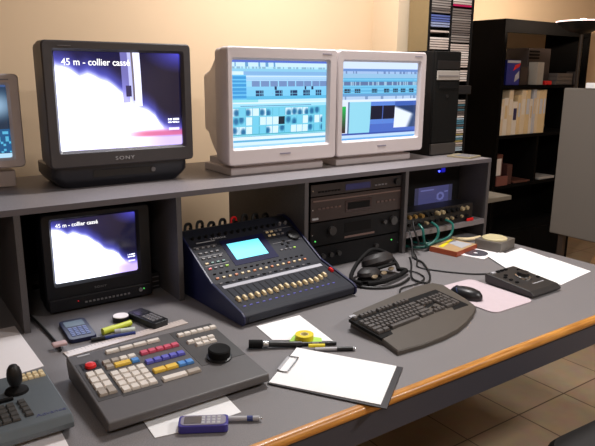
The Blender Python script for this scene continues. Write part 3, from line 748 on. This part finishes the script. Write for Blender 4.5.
# ------------------------------------------------------------------ joystick panel
t = thing('joystick_controller', 'blue-grey joystick control panel at the left edge of the desk', 'controller', (-.98, -.62, .001))
MB().prism([(.035, .002), (.0, .018), (0, .030), (.012, .045), (.265, .045), (.27, .03), (.262, .002)], 0, .438, 'x').build('case', M_JOY, t, bev=.003)
jx, jy = .359, .177
MB().lathe([(.026, 0), (.024, .006), (.012, .012), (.007, .014)], 24).build('boot', M_MATTE, t, (jx, jy, .045), smooth=True)
st = MB().cyl((0, 0, .01), (0, 0, .03), .006)
st.lathe([(.008, .018), (.0135, .022), (.0165, .034), (.0165, .047), (.0135, .060), (.009, .067), (.003, .069)], 20)
st.build('joystick', M_BLACK, t, (jx, jy, .045), (math.radians(4), math.radians(-3), 0), smooth=True)
M_JKEY = mat('panel_key', (62, 60, 58), .5)
def jkey(x, y, w, d, m): key('key', t, x+.98-.98, y, .0452, w, d, .006, m)
for r in range(2):
    for cidx in range(4): jkey(.386+cidx*.0135, .243-r*.018, .012, .013, M_CREAM)
for r in range(4): jkey(.357+.001*r, .117-r*.0205, .016, .016, M_JKEY)
for r in range(4):
    for cidx in range(3): jkey(.335-cidx*.0185-.002, .112-r*.021, .0165, .017, M_JKEY)
for r in range(4):
    for cidx in range(4): jkey(.24-cidx*.02, .112-r*.021, .0165, .017, M_JKEY)
MB().box(.29, .345, .137, .146, .045, .053).build('t_bar', M_MATTE, t, bev=.002)
text('Advance', .017, 'brand_mark', t, (.370, .036, .0452), (0, 0, -.02), mat('ink_violet', (62, 66, 110), .5), sx=1.05)

# ------------------------------------------------------------------ keyboard
t = thing('keyboard', 'taupe computer keyboard with dark keys and curved wrist rest', 'keyboard', (.30, -.72, .001))
# outline (x, y, top z), local to the front left corner
out = [(.003, -.006, .014), (.10, -.012, .013), (.185, -.009, .013), (.26, .004, .013), (.333, .030, .013), (.40, .062, .013), (.458, .098, .014), (.472, .14, .018),
       (.478, .235, .032), (.486, .27, .034), (.472, .305, .034), (.40, .312, .034), (.26, .285, .034), (.12, .257, .034), (.045, .242, .034), (.026, .225, .032), (.016, .07, .017)]
MB().loft([[(x, y, 0) for x, y, z in out], [(x, y, z*.75) for x, y, z in out], [(x+(.24-x)*.015, y+(.15-y)*.015, z) for x, y, z in out]]).build('case', M_KB, t, smooth=True)
ka = math.radians(5.6); KR = Matrix.Rotation(ka, 3, 'Z')
bed = [(.022, .070), (.445, .070), (.445, .205), (.022, .205)]
def kz(y): return .0165+(y-.07)*.115
def kp(u, v):
    p = KR @ Vector((u, v, 0)); return p.x, p.y
B = []
for (u, v) in bed:
    x, y = kp(u, v); B.append((x, y, kz(v)))
nk = 0
def kkey(u, v, w, d=.0165):
    x, y = kp(u, v)
    key('key', t, x, y, kz(v)+.0032, w-.002, d-.0015, .0085, M_KEYK, (math.atan(.115), 0, ka), .0022)
MB().loft([[(p[0], p[1], p[2]-.006) for p in B], [(p[0], p[1], p[2]+.003) for p in B]]).build('key_bed', M_MATTE, t)
S = .01735; x0 = .028
def row(v, ws, start=x0):
    x = start
    for w in ws:
        if w > 0: kkey(x+w*S/2, v, w*S)
        x += abs(w)*S
row(.195, [1, -.75, 1, 1, 1, 1, -.5, 1, 1, 1, 1, -.5, 1, 1, 1, 1])
row(.165, [1]*13+[2]); row(.148, [1.5]+[1]*12+[1.5]); row(.131, [1.75]+[1]*11+[2.25]); row(.114, [2.25]+[1]*10+[2.75]); row(.097-.0005, [1.5, 1.5, -.5, 7.5, -.5, 1.5, 2.0])
xn = x0+15.4*S
for v in (.165, .148): row(v, [1]*3, xn)
row(.114, [-1, 1], xn); row(.0965, [1]*3, xn)
xq = xn+3.4*S
row(.165, [1]*4, xq); row(.148, [1]*3, xq); row(.131, [1]*3, xq); row(.114, [1]*3, xq); row(.0965, [2, 1], xq)
kkey(xq+3.5*S, .1395, S, .0335); kkey(xq+3.5*S, .105, S, .0335)
x, y = kp(.05, .212)
MB().box(-.012, .012, -.006, .006, 0, .004).build('pale_sticker', M_LGREY, t, (x-.005, y, .034), (0, 0, ka), bev=.001)

# ------------------------------------------------------------------ mouse, pad, jog controller
o = MB().prism(rrect(-.108, .106, -.14, .14, .028, 5), 0, .003).build('mouse_pad', M_PAD, None, (.890, -.538, .0005), (0, 0, 0))
tag(o, 'pale pinkish mouse pad to the right of the keyboard', 'mouse pad')
t = thing('computer_mouse', 'black computer mouse on the pinkish pad', 'mouse', (.822, -.525, .0042), math.radians(14))
rings = []
for k, z, in ((1, 0), (1.03, .006), (1.0, .016), (.85, .027), (.55, .033), (.15, .035)):
    rings.append([(.031*k*math.cos(a)*(1-.12*math.sin(a)), .058*k*math.sin(a)-.004*(1-k), z) for a in [2*PI*i/24 for i in range(24)]])
MB().loft(rings).build('body', M_BLACK, t, smooth=True)
MB().tube([(-.026, .02, .018), (-.018, .03, .028), (0, .034, .030), (.018, .03, .028), (.026, .02, .018)], .0015, 6).build('button_seam', mat('mouse_blue', (40, 60, 110), .3), t, smooth=True)
MB().cyl((-.004, .036, .029), (.004, .036, .029), .006).build('scroll_wheel', M_MGREY, t, smooth=True)
t = thing('jog_controller', 'black sloped jog controller with round silver knob beside the mouse pad', 'controller', (1.088, -.560, .001), math.radians(1))
MB().prism([(-.103, .003), (-.106, .012), (-.088, .024), (.100, .040), (.104, .03), (.100, .003)], -.085, .085, 'x').build('case', mat('jog_black', (40, 38, 38), .45), t, bev=.004)
def JZ(y): return .024+(y+.088)*.0851
for x, y, w in ((-.06, .085, .022), (-.03, .085, .014), (-.008, .085, .014), (.014, .085, .014), (-.055, .035, .012), (-.055, .010, .012), (-.055, -.015, .012), (.06, .06, .012), (.065, -.02, .012), (-.035, .048, .012)):
    key('button', t, x, y, JZ(y), w, .010, .005, M_LGREY if x == -.06 else M_MATTE, (.07, 0, 0), .001)
MB().lathe([(.032, 0), (.031, .006), (.026, .008)], 28).build('knob_ring', M_METAL, t, (.014, .008, JZ(.008)), (.085, 0, 0), smooth=True)
MB().lathe([(.024, 0), (.022, .014), (.006, .016), (.001, .016)], 28).build('jog_wheel', M_BLACK, t, (.014, .008, JZ(.008)+.006), (.085, 0, 0), smooth=True)
MB().box(-.01, .055, -.052, -.048, JZ(-.05), JZ(-.05)+.0008).build('legend_mark', M_LGREY, t)

# ------------------------------------------------------------------ papers
def sheet(label, pts, z=.0006, th=.0012, m=M_PAPER, name='paper_sheet', cat='paper', group=None):
    o = MB().prism(pts, 0, th).build(name, m, None, (0, 0, z)); return tag(o, label, cat, group)
sheet('white sheet lying at the right end of the desk, nearest the corner', [(1.226, -.63), (1.475, -.60), (1.51, -.40), (1.26, -.425)], .0006)
sheet('white sheet behind the jog controller, overlapping the one at the desk corner', [(1.245, -.47), (1.49, -.43), (1.53, -.235), (1.285, -.27)], .0022)
sheet('white sheet poking out left of the paper group behind the jog controller', [(1.20, -.43), (1.30, -.44), (1.40, -.235), (1.30, -.225)], .0038)
sheet('white sheet half under the front of the mixing console', [(.084, -.335), (.245, -.335), (.214, -.551), (.071, -.446)])
sheet('white sheet half under the edit controller, beneath the mobile phone', [(-.402, -.640), (-.407, -.729), (-.34, -.742), (-.203, -.742), (-.196, -.64)])
sheet('written sheet behind the joystick panel', [(-.75, .07), (-.528, .078), (-.52, -.25), (-.76, -.29)], m=M_PAPER2)
sheet('printed sheet sticking out below the joystick panel', [(-.565, -.578), (-.568, -.72), (-.80, -.72), (-.80, -.57)], m=M_PAPER2)
sheet('lime green note under the yellow tape roll', [(.100, -.488), (.144, -.455), (.195, -.520), (.176, -.548), (.135, -.528)], .0022, .002, M_LIME, 'sticky_note', 'note')

# clipboard
ang = math.atan2(-.259, .165)
t = thing('clipboard', 'black clipboard with blank white paper overhanging the wooden desk edge', 'clipboard', (-.084, -.664, .0015), 0, rot=(math.radians(0), 0, 0))
a = Vector((.18, .132)); b = Vector((.165, -.259)); c0 = Vector((0, 0))
def q(s_, t_): p = a*s_+b*t_; return (p.x, p.y)
MB().prism([q(0, 0), q(1, 0), q(1, 1), q(0, 1)], 0, .003).build('board', mat('clipboard_dark', (38, 34, 38), .45), t, bev=.001)
MB().prism([q(.02, .01), q(.985, .01), q(.985, .945), q(.045, .945)], .0031, .0045).build('paper_sheet', M_PAPER, t)['label'] = 'blank white sheet'
wire = MB().tube([(*q(.30, .01), .006), (*q(.30, .085), .007), (*q(.34, .10), .008), (*q(.66, .10), .008), (*q(.70, .085), .007), (*q(.70, .01), .006)], .0018, 8)
wire.build('wire_clip', M_METAL, t, smooth=True)
MB().prism([q(.32, -.003), q(.68, -.003), q(.68, .02), q(.32, .02)], .003, .008).build('clip_plate', M_LGREY, t, bev=.001)

# ------------------------------------------------------------------ small things on the desk
def stick(name, label, cat, p, q_, r, m, cap=None, capf=.25, parts=()):
    p = Vector(p); q_ = Vector(q_); d = q_-p; ang = math.atan2(d.y, d.x); Ln = math.hypot(d.x, d.y)
    t = thing(name, label, cat, p, ang)
    MB().cyl((0, 0, 0), (Ln, 0, d.z), r, r, 14).build('barrel', m, t, smooth=True)
    if cap: MB().cyl((-.001, 0, 0), (Ln*capf, 0, d.z*capf), r*1.15, r*1.15, 14).build('cap', cap, t, smooth=True)
    for f0, f1, rr, mm, nm in parts: MB().cyl((Ln*f0, 0, d.z*f0), (Ln*f1, 0, d.z*f1), r*rr, r*rr, 14).build(nm, mm, t, smooth=True)
    return t
stick('microphone', 'black handheld microphone with silver ring behind the clipboard', 'microphone', (-.013, -.459, .0145), (.115, -.532, .009), .0085, M_BLACK, None, 0, ((-.02, .24, 1.45, M_MATTE, 'head'), (.26, .36, 1.2, M_METAL, 'silver_ring')))
stick('marker_pen', 'long dark pen lying behind the yellow-clipped pencil', 'pen', (.095, -.512, .0065), (.205, -.577, .0065), .0055, M_BLACK, None, 0, ((.45, .6, 1.05, M_MGREY, 'band'),))
stick('ballpoint_pen', 'grey ballpoint pen with black grip pointing to the keyboard', 'pen', (.130, -.576, .0065), (.226, -.634, .0065), .0052, M_LGREY, None, 0, ((.55, .95, 1.15, M_BLACK, 'grip'), (.96, 1.04, .4, M_METAL, 'tip')))
o = stick('highlighter', 'short yellow highlighter tip on the pens behind the clipboard', 'pen', (.122, -.556, .0115), (.160, -.582, .0125), .0055, M_YEL)
t = thing('tape_roll', 'yellow tape roll standing on the lime green note', 'tape', (.148, -.499, .0044))
MB().loft([[(r*math.cos(2*PI*i/28), r*math.sin(2*PI*i/28), z) for i in range(28)] for r, z in ((.027, 0), (.027, .016), (.013, .016), (.013, 0), (.027, 0))], cap=False).build('tape', M_YEL, t, smooth=True)
MB().loft([[(r*math.cos(2*PI*i/28), r*math.sin(2*PI*i/28), z) for i in range(28)] for r, z in ((.0128, 0), (.0128, .0155), (.0105, .0155), (.0105, 0), (.0128, 0))], cap=False).build('core', M_CREAM, t, smooth=True)

def phone(name, label, cx, cy, rz, w, l, th, m, mk, scr, rows, cols, kc, z=.0008, tilt=0):
    t = thing(name, label, 'mobile phone' if 'phone' in name else 'calculator', (cx, cy, z), rz)
    MB().prism(rrect(-w/2, w/2, -l/2, l/2, w*.18, 4), 0, th).build('body', m, t, bev=.002)
    MB().prism(rrect(-w*.36, w*.36, l*.12, l*.40, .003, 2), th, th+.0006).build('display', scr, t)
    for r in range(rows):
        for c_ in range(cols):
            key('key', t, (c_-(cols-1)/2)*w*.72/cols, l*.04-r*l*.42/rows-.004, th, w*.6/cols, l*.28/rows, .002, mk, (0, 0, 0), .0006)
    return t
phone('calculator', 'dark blue calculator with pale display left of the highlighter', -.382, -.072, math.radians(-3), .078, .160, .012, mat('calc_blue', (18, 24, 60), .35), mat('calc_key', (110, 125, 175), .5), mat('calc_lcd', (120, 135, 150), .2), 5, 4, 0)
phone('cordless_phone', 'black handset lying right of the white reel, before the small television', -.177, -.112, math.radians(14), .056, .145, .02, M_BLACK, M_MGREY, mat('lcd_dark', (50, 50, 55), .2), 5, 3, 0)
phone('mobile_phone', 'violet mobile phone with grey keys on the sheet by the wooden edge', -.303, -.751, math.radians(56.5), .046, .108, .018, M_VIOLET, M_LGREY, mat('lcd_grey', (96, 92, 92), .2), 4, 3, 0)
MB().prism(rrect(-.019, .019, -.049, .049, .012, 4), .018, .0192).build('face_plate', mat('phone_silver', (140, 136, 152), .35), bpy.data.objects['mobile_phone']).location = (0, 0, 0)
MB().prism(rrect(-.0145, .0145, .004, .042, .003, 3), .0192, .0198).build('display_glass', mat('lcd_grey', (96, 92, 92), .2), bpy.data.objects['mobile_phone'])
bpy.data.objects['mobile_phone'].rotation_euler = (0, 0, math.radians(60))
stick('ballpoint_pen', 'silver and blue ballpoint pen beside the violet mobile phone', 'pen', (-.249, -.757, .0075), (-.187, -.796, .0075), .0055, M_LGREY, None, 0, ((.62, .8, 1.1, M_BLUE, 'blue_band'), (1.0, 1.08, .5, M_METAL, 'tip')))
stick('highlighter', 'lime yellow highlighter between the calculator and the white reel', 'pen', (-.325, -.133, .0095), (-.232, -.113, .0095), .009, M_HILITE, M_HILITE, .4)
stick('glue_stick', 'short white stick lying below the lime highlighter', 'stick', (-.296, -.152, .0085), (-.238, -.165, .0085), .0075, mat('stick_pale', (205, 215, 205), .4), None, 0, ((.0, .3, 1.08, M_LGREY, 'cap'),))
stick('ballpoint_pen', 'dark blue ballpoint pen lying before the ruler and calculator', 'pen', (-.368, -.166, .0062), (-.245, -.186, .0062), .0052, M_BLUE, M_BLACK, .3)
t = thing('tape_reel', 'round white-topped reel between highlighter and black handset', 'reel', (-.243, -.056, .001))
MB().lathe([(.026, 0), (.026, .014), (.001, .014)], 28).build('spool', M_BLACK, t, smooth=True)
MB().lathe([(.0235, .014), (.0235, .016), (.001, .016)], 28).build('top_disc', M_PAPER2, t, smooth=True)
rul = thing('ruler', 'long translucent ruler lying behind the edit controller', 'ruler', (-.455, -.215, .001), math.radians(5.5))
MB().box(0, .375, -.018, .018, 0, .0022).build('strip', mat('ruler_beige', (205, 192, 186), .25), rul)
mk = MB()
for i in range(36): mk.box(.008+i*.010, .0088+i*.010, .006 if i % 5 else .001, .018, .0022, .0024)
mk.build('graduations', M_MGREY, rul)
cable([(-.485, .30, .005), (-.475, .17, .005), (-.463, .02, .005), (-.456, -.13, .005), (-.460, -.185, .005)], .004, M_CABLE, 'black cable running forward from the small television past the ruler')
tag(MB().box(-.476, -.437, -.175, -.150, .0105, .020).build('cable_clip', mat('clip_pink', (190, 160, 160), .5), None, bev=.003), 'small pinkish clip on the cable at the ruler end', 'clip')

# cassette machine at the right of the small television
t = thing('cassette_player', 'small dark player box in the bay between television and divider', 'player', (-.062, .16, .0008))
MB().box(0, .040, 0, .2, 0, .06).build('housing', M_BLACK, t, bev=.003)
for k in range(3): MB().box(.004, .036, -.001, 0, .010+k*.017, .013+k*.017).build('slot', M_MGREY, t)

# headphones
t = thing('headphones', 'black headphones lying between mixing console and rack bay', 'headphones', (.70, -.17, .002), 0)
M_CUP = mat('cup_brownish', (30, 26, 27), .55)
cup = [(.010, 0), (.040, .002), (.047, .012), (.044, .028), (.032, .040), (.004, .043)]
for nm, x, y, z, rx, k, sxx in (('ear_cup', .03, -.005, .040, -24, 1.15, 1.4), ('ear_cup', -.045, -.035, .018, -8, .82, 1.35)):
    MB().lathe([(r*k, zz_*k) for r, zz_ in cup], 28, sx=sxx).build('ear_cup', M_CUP, t, (x, y, z), (math.radians(rx), 0, math.radians(8)), smooth=True)
    MB().lathe([(.02*k, 0), (.044*k, 0), (.050*k, -.007), (.044*k, -.013), (.02*k, -.013)], 28, sx=sxx).build('ear_pad', M_MATTE, t, (x, y, z), (math.radians(rx), 0, math.radians(8)), smooth=True)
MB().tube([(-.115, -.075, .016), (-.125, -.03, .020), (-.08, .02, .030), (-.02, .045, .062), (.045, .052, .088), (.10, .03, .070), (.115, -.01, .036), (.10, -.04, .020)], .008, 10, 6).build('headband', M_MATTE, t, smooth=True)
MB().tube([(-.095, -.085, .014), (-.03, -.098, .014), (.04, -.085, .014), (.10, -.065, .014), (.135, -.045, .014), (.115, -.02, .015)], .009, 10, 5).build('inner_band', M_MATTE, t, smooth=True)
for x, y, z in ((-.055, -.072, .026), (.0, -.062, .028), (.045, -.052, .034)):
    MB().lathe([(.005, 0), (.008, .003), (.008, .008), (.002, .011)], 12, sx=1.9).build('cushion_tab', mat('tab_tan', (120, 104, 80), .5), t, (x, y, z), (.6, 0, .15), smooth=True)
cable([(.552, -.06, .006), (.560, -.15, .006), (.585, -.25, .006), (.65, -.300, .006), (.73, -.30, .006), (.80, -.27, .006)], .005, M_CABLE, 'black cord looped on the desk in front of the headphones')

# book, sleeve, box
t = thing('book', 'thin orange-spined book with yellow and white cover below the teal cables', 'book', (1.255, -.085, .0008), math.radians(12))
MB().box(-.09, .09, -.065, .065, 0, .022).build('cover', mat('cover_tan', (180, 148, 108), .5), t, bev=.001)
MB().box(-.092, -.0895, -.066, .066, 0, .0225).build('spine', mat('spine_orange', (160, 72, 40), .5), t)
MB().box(-.09, .09, -.0665, -.065, 0, .022).build('front_edge', mat('spine_orange', (160, 72, 40), .5), t)
MB().prism([(-.02, -.05), (.075, -.05), (.075, .04), (.02, .04)], .022, .0226).build('white_patch', M_LGREY, t)
MB().prism([(-.065, .015), (.08, .048), (.08, .06), (-.07, .035)], .0226, .0230).build('yellow_stripe', M_YEL, t)
t = thing('disc_sleeve', 'white paper sleeve with a compact disc before the square box', 'disc', (1.292, -.178, .0008), math.radians(16))
MB().box(-.068, .068, -.066, .066, 0, .003).build('sleeve', M_PAPER2, t)
MB().loft([[(r*math.cos(2*PI*i/36), r*math.sin(2*PI*i/36), z) for i in range(36)] for r, z in ((.052, .003), (.052, .0042), (.009, .0042), (.009, .003))], cap=False).build('disc', mat('disc_silver', (130, 130, 145), .25, .7), t, smooth=True)
t = thing('tissue_box', 'square dark grey box with a round cream top opening at the back right', 'box', (1.435, -.165, .0008), math.radians(12))
MB().box(-.07, .07, -.062, .062, 0, .045).build('box', mat('box_grey', (96, 90, 84), .5), t, bev=.002)
MB().lathe([(.055, 0), (.055, .005), (.046, .009), (.02, .004), (.001, .004)], 32).build('cream_lid', mat('lid_cream', (196, 184, 145), .5), t, (-.005, 0, .045), smooth=True)

# ------------------------------------------------------------------ office chair, only its seat edge shows
t = thing('office_chair', 'dark office chair pulled up at the desk, corner of its seat showing', 'chair', (.885, -1.205, FZ), math.radians(-3))
MB().loft([[(x*k, y*k, z) for x, y in rrect(-.25, .25, -.24, .24, .09, 6)] for k, z in ((.90, .415), (1, .430), (1, .455), (.95, .470), (.75, .476))]).build('seat', mat('chair_fabric', (44, 42, 42), .9), t, smooth=True)
MB().loft([[(x*k, -.27-y_, z+.72) for x, z in rrect(-.21, .21, -.22, .22, .09, 6)] for k, y_ in ((.93, -.02), (1, 0), (1, .03), (.9, .045))]).build('backrest', mat('chair_fabric', (44, 42, 42), .9), t, smooth=True)
MB().tube([(0, -.1, .40), (0, -.27, .40), (0, -.315, .48), (0, -.31, .70)], .014, 8).build('back_bar', M_BLACK, t, smooth=True)
MB().cyl((0, 0, .09), (0, 0, .42), .028).build('column', M_BLACK, t, smooth=True)
for k in range(5):
    a_ = 2*PI*k/5+.3
    MB().cyl((0, 0, .10), (.26*math.cos(a_), .26*math.sin(a_), .065), .022, .014).build('leg', M_BLACK, t, smooth=True)
    MB().cyl((.26*math.cos(a_)-.012*math.sin(a_), .26*math.sin(a_)+.012*math.cos(a_), .028), (.26*math.cos(a_)+.012*math.sin(a_), .26*math.sin(a_)-.012*math.cos(a_), .028), .0275).build('caster', M_MATTE, t, smooth=True)

# ------------------------------------------------------------------ lamps
def area(name, loc, sx, sy, power, color, rot=(0, 0, 0)):
    l = bpy.data.lights.new(name, 'AREA'); l.shape = 'RECTANGLE'; l.size = sx; l.size_y = sy; l.energy = power; l.color = color
    o = bpy.data.objects.new(name, l); COL.objects.link(o); o.location = loc; o.rotation_euler = rot; return o
for i, (x, y, pw) in enumerate(((.85, .0, 43), (1.9, -2.3, 60), (-1.4, -2.6, 17))):  # rear pair are unseen lamps, added to brighten what faces the camera
    t = thing('ceiling_lamp', ['rectangular ceiling lamp above the desk front', 'added unseen ceiling lamp behind the camera on the right', 'added unseen ceiling lamp behind the camera on the left'][i], 'lamp', (x, y, CZ-.001))
    MB().box(-.32, .32, -.17, .17, -.05, 0).build('housing', M_LGREY, t, bev=.004)
    MB().box(-.30, .30, -.15, .15, -.056, -.05).build('diffuser', emit('diffuser_warm', (255, 238, 214), 2.), t)
    area('ceiling_light_source', (x, y, CZ-.065), .6, .3, pw, (1, .97, .95))
pl = bpy.data.lights.new('floor_lamp_source', 'POINT'); pl.energy = 40; pl.color = (1, .84, .68); pl.shadow_soft_size = .03
o = bpy.data.objects.new('floor_lamp_source', pl); COL.objects.link(o); o.location = (3.15, .58, 1.10+.05)
w = bpy.data.worlds.new('room_air'); bpy.context.scene.world = w; w.use_nodes = True
w.node_tree.nodes['Background'].inputs[0].default_value = (.9, .85, .8, 1); w.node_tree.nodes['Background'].inputs[1].default_value = .02

# ------------------------------------------------------------------ camera
cx, cy, cz, yaw, pit, roll, f = -.8387, -1.8714, .7605, .6099, .2367, .008, 623.1
fw = Vector((math.sin(yaw)*math.cos(pit), math.cos(yaw)*math.cos(pit), -math.sin(pit)))
r = Vector((math.cos(yaw), -math.sin(yaw), 0)); u = r.cross(fw)
r2 = r*math.cos(roll)+u*math.sin(roll); u2 = -r*math.sin(roll)+u*math.cos(roll)
cam = bpy.data.cameras.new('camera'); cam.sensor_width = 36; cam.lens = 36*f/595; cam.clip_start = .02
co = bpy.data.objects.new('camera', cam); COL.objects.link(co)
co.matrix_world = Matrix(((r2.x, u2.x, -fw.x, cx), (r2.y, u2.y, -fw.y, cy), (r2.z, u2.z, -fw.z, cz), (0, 0, 0, 1)))
sc = bpy.context.scene; sc.camera = co
for o in list(bpy.data.objects):
    if o.parent is None: o.location.z += DZ
sc.view_settings.view_transform = 'Standard'; sc.view_settings.look = 'None'
sc.view_settings.gamma = 1; sc.view_settings.use_curve_mapping = False; sc.view_settings.exposure = 0
